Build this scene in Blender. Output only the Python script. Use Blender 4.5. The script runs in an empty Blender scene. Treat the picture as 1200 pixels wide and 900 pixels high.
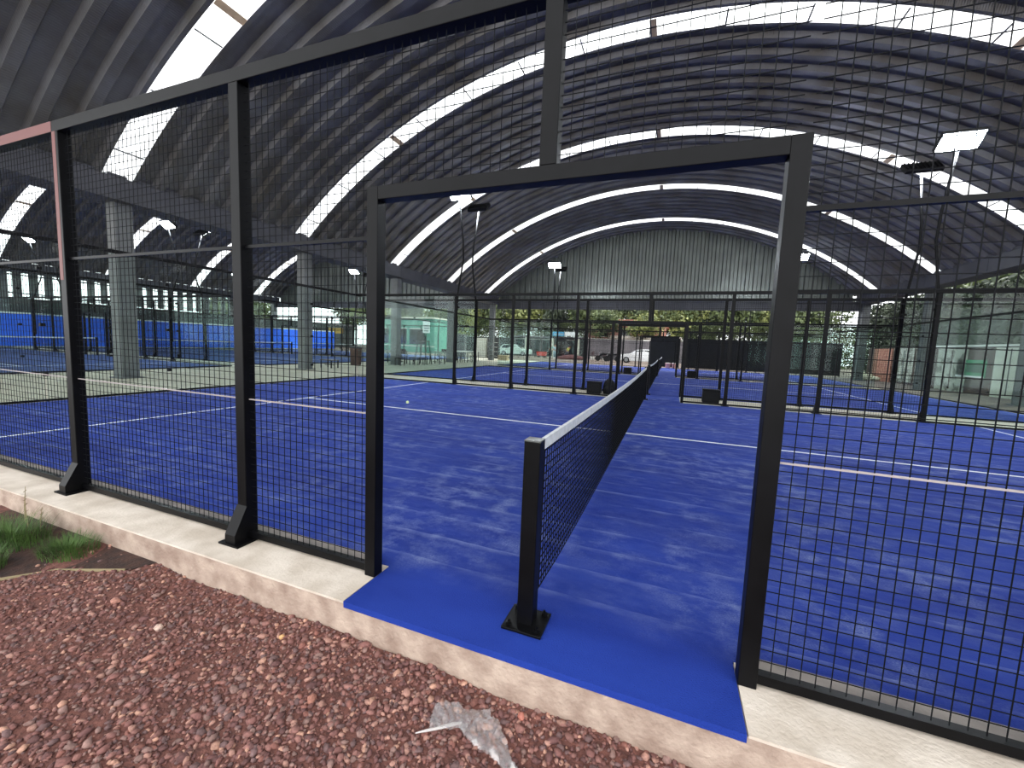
import bpy, math, random
import numpy as np
from mathutils import Vector, Matrix
random.seed(7)
rng = np.random.default_rng(11)
C = bpy.context.scene.collection
PI = math.pi

# ------------------------------------------------------------------ helpers
class MB:
    """collects shapes; build() links them as ONE mesh object"""
    def __init__(s): s.v = []; s.f = []; s.m = []; s.cur = 0
    def add(s, vs, fs):
        o = len(s.v); s.v += [tuple(p) for p in vs]
        s.f += [tuple(i + o for i in f) for f in fs]; s.m += [s.cur] * len(fs); return s
    def box(s, x0, x1, y0, y1, z0, z1, rot=None, org=None):
        vs = [Vector((x, y, z)) for x in (x0, x1) for y in (y0, y1) for z in (z0, z1)]
        if rot is not None:
            o = Vector(org or (0, 0, 0)); vs = [rot @ (p - o) + o for p in vs]
        return s.add(vs, [(0, 1, 3, 2), (4, 6, 7, 5), (0, 4, 5, 1), (2, 3, 7, 6), (0, 2, 6, 4), (1, 5, 7, 3)])
    def bar(s, a, b, w, h=None, up=(0, 0, 1)):
        """rectangular bar from a to b, w across, h along up"""
        a = Vector(a); b = Vector(b); h = h or w; d = (b - a).normalized(); u = Vector(up)
        if abs(d.dot(u)) > .98: u = Vector((0, 1, 0))
        r = d.cross(u).normalized() * w / 2; u = r.cross(d).normalized() * h / 2
        vs = [p + q for p in (a, b) for q in (-r - u, r - u, r + u, -r + u)]
        return s.add(vs, [(3, 2, 1, 0), (4, 5, 6, 7), (0, 1, 5, 4), (1, 2, 6, 5), (2, 3, 7, 6), (3, 0, 4, 7)])
    def tube(s, pts, r, n=8, cap=True):
        pts = [Vector(p) for p in pts]; rs = r if isinstance(r, (list, tuple)) else [r] * len(pts)
        o = len(s.v); prev = None
        for i, p in enumerate(pts):
            d = (pts[min(i + 1, len(pts) - 1)] - pts[max(i - 1, 0)]).normalized()
            if prev is None:
                u = d.orthogonal().normalized()
            else:
                u = (prev - d * prev.dot(d)).normalized()
            prev = u; w = d.cross(u)
            for k in range(n):
                a = 2 * PI * k / n; s.v.append(tuple(p + (u * math.cos(a) + w * math.sin(a)) * rs[i]))
        for i in range(len(pts) - 1):
            for k in range(n):
                a = o + i * n + k; b = o + i * n + (k + 1) % n
                s.f.append((a, b, b + n, a + n)); s.m.append(s.cur)
        if cap:
            s.f.append(tuple(o + k for k in range(n))[::-1]); s.m.append(s.cur)
            q = o + (len(pts) - 1) * n; s.f.append(tuple(q + k for k in range(n))); s.m.append(s.cur)
        return s
    def lathe(s, prof, cx, cy, n=16):
        """prof: (radius, z) list"""
        return s.tube_rings([[(cx + r * math.cos(2 * PI * k / n), cy + r * math.sin(2 * PI * k / n), z) for k in range(n)] for r, z in prof])
    def tube_rings(s, rings):
        n = len(rings[0]); o = len(s.v)
        for r in rings: s.v += [tuple(p) for p in r]
        for i in range(len(rings) - 1):
            for k in range(n):
                a = o + i * n + k; b = o + i * n + (k + 1) % n
                s.f.append((a, b, b + n, a + n)); s.m.append(s.cur)
        s.f.append(tuple(o + k for k in range(n))[::-1]); s.m.append(s.cur)
        q = o + (len(rings) - 1) * n; s.f.append(tuple(q + k for k in range(n))); s.m.append(s.cur)
        return s
    def prism(s, poly, axis, a, b):
        """extrude a 2-D polygon along axis ('x','y','z') from a to b"""
        def P(p, t):
            return {'x': (t, p[0], p[1]), 'y': (p[0], t, p[1]), 'z': (p[0], p[1], t)}[axis]
        n = len(poly); vs = [P(p, a) for p in poly] + [P(p, b) for p in poly]
        return s.add(vs, [tuple(range(n))[::-1], tuple(range(n, 2 * n))] + [(i, (i + 1) % n, (i + 1) % n + n, i + n) for i in range(n)])
    def build(s, name, mats, parent=None, smooth=False, bevel=0):
        me = bpy.data.meshes.new(name); me.from_pydata(s.v, [], s.f)
        mats = mats if isinstance(mats, (list, tuple)) else [mats]
        for m in mats: me.materials.append(m)
        if len(mats) > 1: me.polygons.foreach_set('material_index', s.m)
        if smooth: me.polygons.foreach_set('use_smooth', [True] * len(me.polygons))
        me.update()
        o = bpy.data.objects.new(name, me); C.objects.link(o); o.parent = parent
        if bevel:
            b = o.modifiers.new('bevel', 'BEVEL'); b.width = bevel; b.segments = 2; b.limit_method = 'ANGLE'
        return o

def tag(o, label=None, cat=None, group=None, kind=None):
    if label: o['label'] = label
    if cat: o['category'] = cat
    if group: o['group'] = group
    if kind: o['kind'] = kind
    return o
def empty(name, loc=(0, 0, 0), rz=0):
    o = bpy.data.objects.new(name, None); C.objects.link(o); o.location = loc; o.rotation_euler = (0, 0, rz)
    o.empty_display_size = .1; return o
def copy_tree(o, parent=None):
    c = o.copy(); C.objects.link(c); c.parent = parent
    for ch in list(o.children): copy_tree(ch, c)
    return c
def struct(o, cat=None, label=None): return tag(o, label, cat, None, 'structure')

# ------------------------------------------------------------------ materials
def lin(c): return tuple(((x / 255) / 12.92 if x / 255 <= .04045 else ((x / 255 + .055) / 1.055) ** 2.4) for x in c)
def mat(name, col, rough=.6, metal=0, emit=None, es=0, var=0, vscale=3, col2=None, bump=0, bscale=40, alpha=1, spec=.5, noise_lo=.35, noise_hi=.65):
    m = bpy.data.materials.new(name); m.use_nodes = True; n = m.node_tree.nodes; l = m.node_tree.links
    b = n['Principled BSDF']; b.inputs['Roughness'].default_value = rough; b.inputs['Metallic'].default_value = metal
    b.inputs['Specular IOR Level'].default_value = spec
    c = lin(col); b.inputs['Base Color'].default_value = (*c, 1)
    if emit: b.inputs['Emission Color'].default_value = (*lin(emit), 1); b.inputs['Emission Strength'].default_value = es
    tc = n.new('ShaderNodeTexCoord')
    if var or col2:
        no = n.new('ShaderNodeTexNoise'); no.inputs['Scale'].default_value = vscale; no.inputs['Detail'].default_value = 6
        l.new(tc.outputs['Object'], no.inputs['Vector'])
        mr = n.new('ShaderNodeMapRange'); mr.inputs[1].default_value = noise_lo; mr.inputs[2].default_value = noise_hi
        l.new(no.outputs['Fac'], mr.inputs[0])
        mx = n.new('ShaderNodeMix'); mx.data_type = 'RGBA'
        c2 = lin(col2) if col2 else tuple(x * (1 + var) for x in c); c1 = c if col2 else tuple(x * (1 - var) for x in c)
        mx.inputs[6].default_value = (*c1, 1); mx.inputs[7].default_value = (*c2, 1)
        l.new(mr.outputs[0], mx.inputs[0]); l.new(mx.outputs[2], b.inputs['Base Color'])
    if bump:
        nb = n.new('ShaderNodeTexNoise'); nb.inputs['Scale'].default_value = bscale; nb.inputs['Detail'].default_value = 4
        l.new(tc.outputs['Object'], nb.inputs['Vector'])
        bp = n.new('ShaderNodeBump'); bp.inputs['Strength'].default_value = bump; bp.inputs['Distance'].default_value = .01
        l.new(nb.outputs['Fac'], bp.inputs['Height']); l.new(bp.outputs[0], b.inputs['Normal'])
    return m

M = {}
M['black'] = mat('black_painted_steel', (9, 9, 11), .4, 0, var=.25, vscale=9, spec=.13)
M['wire'] = mat('black_mesh_wire', (14, 15, 18), .6, spec=.1)
M['pink'] = mat('primed_joint_bar', (160, 150, 148), .5, .0)
M['redprimer'] = mat('red_primer', (105, 52, 48), .5)
M['net'] = mat('net_cord', (10, 11, 16), .9, spec=.1)
M['band'] = mat('net_band', (200, 203, 205), .7, var=.1, vscale=20)
M['white'] = mat('white_line', (232, 235, 236), .8)
M['conc'] = mat('aisle_concrete', (196, 191, 172), .8, col2=(176, 170, 152), vscale=1.2, bump=.15, bscale=30)
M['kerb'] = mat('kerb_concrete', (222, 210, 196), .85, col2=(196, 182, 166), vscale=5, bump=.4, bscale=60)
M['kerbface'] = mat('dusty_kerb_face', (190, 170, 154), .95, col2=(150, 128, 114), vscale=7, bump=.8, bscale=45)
M['asphalt'] = mat('exterior_ground', (120, 108, 98), .95, col2=(96, 84, 76), vscale=.6)
M['soil'] = mat('dark_soil', (74, 50, 42), 1, col2=(50, 36, 32), vscale=12, bump=1, bscale=40)
M['steelcol'] = mat('column_paint', (98, 100, 100), .7, var=.15, vscale=2)
M['beam'] = mat('beam_paint', (66, 66, 72), .6, var=.15, vscale=1.5)
M['galv'] = mat('gable_sheet', (104, 108, 104), .4, .7, var=.12, vscale=1)
M['dark'] = mat('dark_plastic', (16, 17, 20), .6, spec=.2)
M['screen'] = mat('screen_fabric', (20, 22, 25), .9, var=.2, vscale=2)
M['teal'] = mat('teal_sheet', (96, 160, 142), .5, col2=(78, 140, 126), vscale=1)
M['grey'] = mat('grey_block', (112, 108, 112), .9, col2=(92, 90, 94), vscale=1.4)
M['greyd'] = mat('grey_dark', (66, 68, 68), .8, var=.2)
M['coping'] = mat('white_coping', (225, 225, 218), .8)
M['bluewall'] = mat('blue_tarp_wall', (44, 100, 238), .55, col2=(52, 112, 245), vscale=1.2)
M['led'] = mat('led_face', (255, 255, 255), .5, emit=(238, 246, 255), es=240)
M['carw'] = mat('white_car_paint', (228, 230, 232), .25, spec=.7)
M['carg'] = mat('pale_green_paint', (190, 205, 198), .3, spec=.7)
M['glassd'] = mat('dark_window', (28, 34, 38), .1, spec=.8)
M['rubber'] = mat('tyre_rubber', (22, 22, 22), .8)
M['chrome'] = mat('wheel_metal', (160, 162, 165), .3, .9)
M['red'] = mat('red_plastic', (190, 60, 50), .5)
M['pinkbk'] = mat('pink_white_plastic', (232, 176, 172), .5)
M['skin'] = mat('skin', (172, 118, 92), .6)
M['hair'] = mat('hair', (28, 22, 20), .7)
M['yshirt'] = mat('yellow_green_shirt', (196, 208, 96), .8)
M['pblue'] = mat('pale_blue_cloth', (150, 178, 190), .8)
M['tealsh'] = mat('teal_shirt', (120, 170, 160), .8)
M['navy'] = mat('navy_cloth', (34, 42, 60), .8)
M['board_shadow'] = mat('tan_board_and_shadow', (196, 170, 140), .8, var=.12, vscale=6)
M['tableg'] = mat('table_top', (92, 88, 84), .6)
M['cream'] = mat('cream_panel', (205, 205, 190), .7, var=.08)
M['maroon'] = mat('maroon_mound', (92, 52, 52), 1, col2=(70, 42, 44), vscale=5)
M['brown'] = mat('brown_wall', (88, 68, 62), .9, col2=(68, 54, 50), vscale=1.6)
M['brick'] = mat('brick_red', (150, 96, 82), .9, col2=(176, 130, 112), vscale=6)
M['mural'] = mat('pale_mural', (184, 184, 172), .8, col2=(120, 118, 108), vscale=2.4, noise_lo=.48, noise_hi=.58)
M['banner'] = mat('green_banner', (48, 140, 96), .6)
M['bannerd'] = mat('dark_green_banner', (22, 84, 58), .6)
M['sblue'] = mat('blue_sign', (70, 160, 205), .5)
M['yellow'] = mat('yellow_strip', (196, 160, 84), .7)
M['bark'] = mat('bark', (84, 68, 54), .95, var=.2, vscale=8)
M['leaf1'] = mat('leaf_olive', (104, 118, 72), .6, col2=(56, 70, 42), vscale=.9, noise_lo=.4, noise_hi=.6)
M['leaf2'] = mat('leaf_yellow', (142, 148, 86), .6, col2=(78, 92, 52), vscale=.8, noise_lo=.4, noise_hi=.6)
M['leaf3'] = mat('leaf_dark', (70, 82, 60), .6, col2=(42, 52, 40), vscale=.9, noise_lo=.4, noise_hi=.6)
M['grassm'] = mat('grass_blade', (86, 116, 52), .7, col2=(54, 80, 34), vscale=9)
M['dry'] = mat('dry_stalk', (150, 136, 104), .8)
M['roofred'] = mat('house_red', (160, 104, 98), .8, col2=(190, 146, 134), vscale=.5)
M['housew'] = mat('house_white', (226, 216, 204), .8)

# turf: saturated blue pile, brushed bands across the net, sand infill in pale smears
def turf_mat(sand=True):
    m = bpy.data.materials.new('blue_turf'); m.use_nodes = True; n = m.node_tree.nodes; l = m.node_tree.links
    b = n['Principled BSDF']; b.inputs['Roughness'].default_value = .85; b.inputs['Specular IOR Level'].default_value = .15
    tc = n.new('ShaderNodeTexCoord')
    def noise(sx, sy, scale, detail=6, lo=.4, hi=.7, off=0):
        mp = n.new('ShaderNodeMapping'); mp.inputs['Scale'].default_value = (sx, sy, 1); mp.inputs['Location'].default_value = (off, off, 0)
        l.new(tc.outputs['Object'], mp.inputs[0])
        no = n.new('ShaderNodeTexNoise'); no.inputs['Scale'].default_value = scale; no.inputs['Detail'].default_value = detail
        no.inputs['Roughness'].default_value = .62
        l.new(mp.outputs[0], no.inputs['Vector'])
        mr = n.new('ShaderNodeMapRange'); mr.inputs[1].default_value = lo; mr.inputs[2].default_value = hi
        l.new(no.outputs['Fac'], mr.inputs[0]); return mr.outputs[0]
    def math_(op, a, c):
        q = n.new('ShaderNodeMath'); q.operation = op
        for i, x in enumerate((a, c)):
            if hasattr(x, 'links'): l.new(x, q.inputs[i])
            else: q.inputs[i].default_value = x
        return q.outputs[0]
    def mix(f, a, c):
        q = n.new('ShaderNodeMix'); q.data_type = 'RGBA'
        l.new(f, q.inputs[0]) if hasattr(f, 'links') else setattr(q.inputs[0], 'default_value', f)
        for i, x in ((6, a), (7, c)):
            if hasattr(x, 'links'): l.new(x, q.inputs[i])
            else: q.inputs[i].default_value = (*x, 1)
        return q.outputs[2]
    deep, mid, sandc = (.010, .028, .22), (.017, .047, .31), (.21, .26, .47)
    big = noise(.35, 1.1, 1.3, 4, .35, .65)
    col = mix(big, deep, mid)
    sx = n.new('ShaderNodeSeparateXYZ'); l.new(tc.outputs['Object'], sx.inputs[0])
    # brushed seams: thin pale lines every .3 m in Y, broken up along X
    jig = noise(1.2, .4, 1.5, 3, 0, 1)
    yy = math_('ADD', sx.outputs[1], math_('MULTIPLY', jig, .05))
    fr = math_('FRACT', math_('MULTIPLY', yy, 3.35), 0)
    saw = n.new('ShaderNodeMapRange'); saw.inputs[1].default_value = .80; saw.inputs[2].default_value = 1.0; l.new(fr, saw.inputs[0])
    seam = math_('MULTIPLY', saw.outputs[0], noise(1.2, 3.0, 1.6, 5, .42, .66, 3))
    patch = math_('MULTIPLY', noise(1.7, 2.0, 2.6, 9, .46, .70, 7), noise(.7, .6, 1.1, 3, .36, .60, 2))
    fine = noise(30, 60, 3, 2, .3, .8)
    patch = math_('MULTIPLY', patch, fine)
    f = math_('ADD', math_('MULTIPLY', seam, .55), math_('MULTIPLY', patch, 1.35))
    f = math_('ADD', f, math_('MULTIPLY', noise(3, 6, 2, 8, .3, .8, 5), .12))
    keep = n.new('ShaderNodeMapRange'); keep.inputs[1].default_value = .05; keep.inputs[2].default_value = .3
    l.new(sx.outputs[1], keep.inputs[0])
    f = math_('MULTIPLY', f, keep.outputs[0])
    f = math_('MINIMUM', f, .8)
    col = mix(f, col, sandc)
    l.new(col, b.inputs['Base Color'])
    nb = n.new('ShaderNodeTexNoise'); nb.inputs['Scale'].default_value = 160; l.new(tc.outputs['Object'], nb.inputs['Vector'])
    bp = n.new('ShaderNodeBump'); bp.inputs['Strength'].default_value = .6; bp.inputs['Distance'].default_value = .01
    l.new(nb.outputs['Fac'], bp.inputs['Height']); l.new(bp.outputs[0], b.inputs['Normal'])
    return m
M['turf'] = turf_mat()
M['turfshade'] = mat('muted_blue_turf', (30, 62, 128), .85, col2=(26, 54, 116), vscale=1.5)

# thin glass: mostly clear, green cast, Fresnel gloss
def glass_mat():
    m = bpy.data.materials.new('court_glass'); m.use_nodes = True; n = m.node_tree.nodes; l = m.node_tree.links
    for x in list(n):
        if x.type == 'BSDF_PRINCIPLED': n.remove(x)
    out = n['Material Output']
    tr = n.new('ShaderNodeBsdfTransparent'); tr.inputs[0].default_value = (.93, .97, .96, 1)
    gl = n.new('ShaderNodeBsdfGlossy'); gl.inputs['Roughness'].default_value = .03
    lw = n.new('ShaderNodeLayerWeight'); lw.inputs[0].default_value = .5
    pw = n.new('ShaderNodeMath'); pw.operation = 'POWER'; pw.inputs[1].default_value = 5; l.new(lw.outputs['Facing'], pw.inputs[0])
    fr = n.new('ShaderNodeMath'); fr.operation = 'MULTIPLY_ADD'; fr.inputs[1].default_value = .12; fr.inputs[2].default_value = .014; l.new(pw.outputs[0], fr.inputs[0])
    mx = n.new('ShaderNodeMixShader'); l.new(fr.outputs[0], mx.inputs[0]); l.new(tr.outputs[0], mx.inputs[1]); l.new(gl.outputs[0], mx.inputs[2])
    l.new(mx.outputs[0], out.inputs[0]); return m
M['glass'] = glass_mat()
# translucent corrugated fibreglass
def trans_mat(name, col, fac=.8):
    m = bpy.data.materials.new(name); m.use_nodes = True; n = m.node_tree.nodes; l = m.node_tree.links
    n.remove(n['Principled BSDF']); out = n['Material Output']
    tr = n.new('ShaderNodeBsdfTranslucent'); tr.inputs[0].default_value = (*col, 1)
    df = n.new('ShaderNodeBsdfDiffuse'); df.inputs[0].default_value = (*col, 1)
    mx = n.new('ShaderNodeMixShader'); mx.inputs[0].default_value = fac
    l.new(df.outputs[0], mx.inputs[1]); l.new(tr.outputs[0], mx.inputs[2]); l.new(mx.outputs[0], out.inputs[0]); return m
M['skylight'] = trans_mat('fibreglass_sheet', (.93, .95, .96), .85)
def bag_mat():
    m = bpy.data.materials.new('clear_plastic_film'); m.use_nodes = True; n = m.node_tree.nodes; l = m.node_tree.links
    n.remove(n['Principled BSDF']); out = n['Material Output']
    tp = n.new('ShaderNodeBsdfTransparent'); tp.inputs[0].default_value = (.93, .92, .92, 1)
    df = n.new('ShaderNodeBsdfDiffuse'); df.inputs[0].default_value = (.97, .94, .93, 1)
    gl = n.new('ShaderNodeBsdfGlossy'); gl.inputs['Roughness'].default_value = .18
    a = n.new('ShaderNodeMixShader'); a.inputs[0].default_value = .22; l.new(tp.outputs[0], a.inputs[1]); l.new(df.outputs[0], a.inputs[2])
    b = n.new('ShaderNodeMixShader'); b.inputs[0].default_value = .14; l.new(a.outputs[0], b.inputs[1]); l.new(gl.outputs[0], b.inputs[2])
    l.new(b.outputs[0], out.inputs[0]); return m
M['bag'] = bag_mat()
# corrugated roof steel with the fine cross crimps of rolled arch sheets
def roof_mat():
    m = mat('arched_roof_sheet', (112, 112, 116), .45, .6, col2=(88, 84, 80), vscale=.9)
    n = m.node_tree.nodes; l = m.node_tree.links; b = n['Principled BSDF']
    tc = n.new('ShaderNodeTexCoord'); wv = n.new('ShaderNodeTexWave'); wv.inputs['Scale'].default_value = 7
    wv.bands_direction = 'X'; wv.inputs['Distortion'].default_value = .4
    l.new(tc.outputs['Object'], wv.inputs['Vector'])
    bp = n.new('ShaderNodeBump'); bp.inputs['Strength'].default_value = .35; bp.inputs['Distance'].default_value = .012
    l.new(wv.outputs['Fac'], bp.inputs['Height']); l.new(bp.outputs[0], b.inputs['Normal']); return m
M['roof'] = roof_mat()

# ------------------------------------------------------------------ setting: ground, floor, kerb
MOD = .65; STRIP0 = 4.87; YB = 31.0; RF = -3.8
VX, VR, VZ, HW = -.96, 18.43, -8.206, 12.45           # main vault: centre, radius, centre height, half width
LX = -26.8                                            # neighbouring vault's centre
def zr(x, cx=VX): return VZ + math.sqrt(max(VR * VR - (x - cx) ** 2, .01))

struct(MB().box(-90, 60, -14, 90, -.5, -.25).build('ground', M['asphalt']))
struct(MB().box(-90, 60, 34.6, 90, -.25, -.02).build('trim_1', M['asphalt']))
struct(MB().box(-41.3, 13.9, -.13, 34.6, -.25, 0).build('floor', M['conc']))
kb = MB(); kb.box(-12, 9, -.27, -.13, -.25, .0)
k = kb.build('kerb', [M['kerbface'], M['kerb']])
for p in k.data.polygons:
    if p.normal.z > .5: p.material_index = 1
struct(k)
kb = MB(); kb.box(-12, -.93, -.272, .1, 0, .012); kb.box(.93, 9, -.272, .1, 0, .012)
struct(kb.build('trim_2', M['kerb']))
kb = MB(); kb.box(-9.95, -1.0, .025, .11, .012, .052); kb.box(1.0, 9.95, .025, .11, .012, .052)
struct(kb.build('trim_5', mat('inner_upstand', (142, 134, 128), .9, col2=(116, 110, 106), vscale=6, bump=.4, bscale=60)))

struct(MB().box(10.12, 13.6, 2, 34, 0, .004).build('trim_6', mat('brown_paving', (104, 92, 86), .95, col2=(84, 74, 70), vscale=1.5)))

# ------------------------------------------------------------------ roofs
def vault(name, cx, idx0):
    N = 72; xs = [cx - HW + 2 * HW * i / N for i in range(N + 1)]
    a0 = math.asin(-HW / VR); angs = [a0 + (-2 * a0) * i / N for i in range(N + 1)]
    def P(a, y, d): return (cx + (VR + d) * math.sin(a), y, VZ + (VR + d) * math.cos(a))
    prof = [(0, .0), (.10, .0), (.17, .13), (.48, .13), (.55, .0), (.65, .0)]
    strips = [STRIP0 + 5.85 * k for k in range(-1, 5)]
    n0 = int(round((RF - (STRIP0 - MOD / 2)) / MOD)); n1 = int(round((YB - (STRIP0 - MOD / 2)) / MOD))
    mb = MB()
    def strip(mb, y0):
        o = len(mb.v)
        for a in angs:
            for (dy, dz) in prof: mb.v.append(P(a, y0 + dy, dz))
        k = len(prof)
        for i in range(N):
            for j in range(k - 1):
                q = o + i * k + j; mb.f.append((q, q + 1, q + 1 + k, q + k)); mb.m.append(0)
    w = idx0
    for j in range(n0, n1):
        y0 = STRIP0 - MOD / 2 + j * MOD
        if any(abs(y0 + MOD / 2 - s) < .1 for s in strips):
            sb = MB(); strip(sb, y0); so = struct(sb.build('window_%d' % w, M['skylight'], smooth=False)); w += 1
            cb = MB()                                   # lap joints of the sheet
            for t in range(2, N, 5):
                a = angs[t]; cb.add([P(a, y0 + .02, -.02), P(a, y0 + MOD - .02, -.02), P(a + .0022, y0 + MOD - .02, -.02), P(a + .0022, y0 + .02, -.02)], [(0, 1, 2, 3)])
            cb.build('lap_joint', M['beam'], so)
            pb = MB()  # tan strips under the sheet that paint in the purlin shadow
            for t in (N // 2 + 1, 14, N - 14):
                a = angs[t]; b = a + .010
                pb.add([P(a, y0, -.015), P(a, y0 + MOD, -.015), P(b, y0 + MOD, -.015), P(b, y0, -.015)], [(0, 1, 2, 3)])
            pb.build('purlin_shadow', M['board_shadow'], so)
        else:
            strip(mb, y0)
    struct(mb.build(name, M['roof']))
    return w
nx = vault('ceiling', VX, 1)
nx = vault('ceiling_side_hall', LX, nx)

def gable(name, cx):
    mb = MB(); x = cx - HW + .05; step = .15; k = 0; z0 = 4.72
    pts = []
    while x < cx + HW - .05:
        d = (0, .0, .11, .11)[k % 4]; pts.append((x, YB + .02 + d)); x += (.2, .05, .2, .05)[k % 4]; k += 1
    for (xa, ya), (xb, yb) in zip(pts, pts[1:]):
        mb.add([(xa, ya, z0), (xb, yb, z0), (xb, yb, zr(xb, cx) + .1), (xa, ya, zr(xa, cx) + .1)], [(0, 1, 2, 3)])
    struct(mb.build(name, M['galv']))
gable('wall_back', VX); gable('wall_back_side_hall', LX)

def beam(name, a, b):
    mb = MB(); a = Vector(a); b = Vector(b); d = (b - a).normalized(); up = Vector((0, 0, 1))
    mb.bar(a + up * .28, b + up * .28, .3, .05); mb.bar(a - up * .28, b - up * .28, .3, .05); mb.bar(a, b, .06, .56)
    L = (b - a).length
    for i in range(int(L / 2) + 1):
        p = a + d * min(L - .05, i * 2 + .05)
        s = d.cross(up) * .14
        mb.bar(p - s, p + s, .015, .54)
    return struct(mb.build(name, M['beam']), None)
def gutter(name, x0, x1):
    mb = MB(); mb.box(x0, x1, RF - .1, YB, 4.82, 5.43)
    for z in (4.80, 5.41): mb.box(x0 - .03, x1 + .03, RF - .1, YB, z, z + .045)
    y = RF + .5
    while y < YB: mb.box(x0 - .012, x1 + .012, y, y + .05, 4.82, 5.36); y += 2.05
    return struct(mb.build(name, M['beam']))
gutter('beam_middle', -14.32, -13.44); gutter('beam_right', 11.52, 12.2); gutter('beam_left', -39.9, -39.28)
beam('beam_back', (-13.5, YB - .15, 4.72), (11.8, YB - .15, 4.72))
beam('beam_back_side_hall', (-39.6, YB - .15, 4.72), (-14.2, YB - .15, 4.72))
ys = [-.75, 5.1, 11.25, 17.4, 23.6, 30.7]
k = 0
for x in (-13.88, 11.98, -39.75):
    for y in ys:
        mb = MB(); s = .2
        mb.box(x - s, x + s, y - s, y - s + .03, 0, 4.8); mb.box(x - s, x + s, y + s - .03, y + s, 0, 4.8)
        mb.box(x - s + .02, x + s - .02, y - s + .03, y + s - .03, 0, 4.8)
        mb.box(x - .28, x + .28, y - .28, y + .28, 0, .03)
        struct(mb.build('column', M['steelcol'], bevel=0)); k += 1

# ------------------------------------------------------------------ courts
FH = 2.92
def mesh_panel(x0, x1, z0, z1, name='mesh_panel', parent=None, w=.0031, step=.05):
    mb = MB(); n = max(1, round((x1 - x0) / step)); m = max(1, round((z1 - z0) / step))
    for i in range(1, n):
        x = x0 + (x1 - x0) * i / n; mb.box(x - w / 2, x + w / 2, -w, 0, z0, z1)
    for j in range(1, m):
        z = z0 + (z1 - z0) * j / m; mb.box(x0, x1, 0, w, z - w / 2, z + w / 2)
    return mb.build(name, M['wire'], parent)
def side_fence(loc, out, near=False):
    """long side of a court, local x along it; out = -1/+1 says to which side the gussets stand"""
    r = empty('court_fence', loc)
    t = .04
    for x in (-6, -4, -2, 2, 4, 6):
        mb = MB(); mb.box(x - t, x + t, -t, t, .012, FH - .04)
        p = mb.build('post', M['black'], r, bevel=.004)
        gb = MB(); gb.box(x - .09, x + .09, -.02 + (-.12 if out < 0 else -.06), .02 + (.06 if out < 0 else .12), .0125, .024)
        gb.prism([(out * t, .024), (out * (t + .085), .024), (out * (t + .085), .08), (out * t, .25)], 'x', x - t - .006, x + t + .006)
        gb.build('base_bracket', M['black'], p)
    MB().box(-9.97, 9.97, -t, t, FH - .04, FH + .04).build('top_rail', M['black'], r, bevel=.004)
    fb = MB()
    for s in (-1, 1): fb.box(s * .96 - .035, s * .96 + .035, -.035, .035, .012, 2.18)
    fb.box(-.925, .925, -.035, .035, 2.11, 2.18)
    fb.build('door_frame', M['black'], r, bevel=.003)
    MB().box(-.04, .04, -.035, .035, 2.18, FH - .04).build('mullion', M['black'], r, bevel=.003)
    for x0, x1 in ((-5.96, -4.04), (-3.96, -2.04), (-1.96, -.995), (.995, 1.96), (2.04, 3.96), (4.04, 5.96)):
        q = mesh_panel(x0, x1, .07, FH - .04, parent=r)
        MB().box(x0, x1, -.02, .02, .03, .07).build('bottom_rail', M['black'], r)
        MB().box(x0, x1, -.006, .006, .953, .960).build('joint_bar', M['pink'] if near else M['black'], r)
        MB().box(x0, x1, -.012, .012, 1.91, 1.93).build('joint_bar', M['black'], r)
    for x0, x1 in ((-.96, -.04), (.04, .96)): mesh_panel(x0, x1, 2.18, FH - .04, parent=r)
    for s in (-1, 1):
        for k in (0, 1):
            a, b = sorted((s * (6.05 + 1.96 * k), s * (6.05 + 1.96 * (k + 1) - .015)))
            MB().box(a, b, -.006, .006, .05, FH - .04).build('glass_pane', M['glass'], r)
        a, b = sorted((s * 6.04, s * 9.97))
        MB().box(a, b, -.02, .02, .012, .05).build('glass_channel', M['black'], r)
    return r
def end_wall(loc):
    """glass short side, local y along it"""
    r = empty('glass_end_wall', loc)
    MB().box(-.03, .03, .03, 9.97, FH - .03, FH + .04).build('top_rail', M['black'], r)
    MB().box(-.02, .02, .03, 9.97, .012, .05).build('glass_channel', M['black'], r)
    for k in range(5):
        MB().box(-.006, .006, .05 + 1.985 * k, .05 + 1.985 * k + 1.965, .05, FH - .03).build('glass_pane', M['glass'], r)
    cb = MB()
    for k in range(1, 5):
        for z in (.5, 1.4, 2.4): cb.box(-.025, .025, .05 + 1.985 * k - .04, .05 + 1.985 * k + .03, z - .03, z + .03)
    cb.build('glass_clamps', M['black'], r)
    return r
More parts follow.
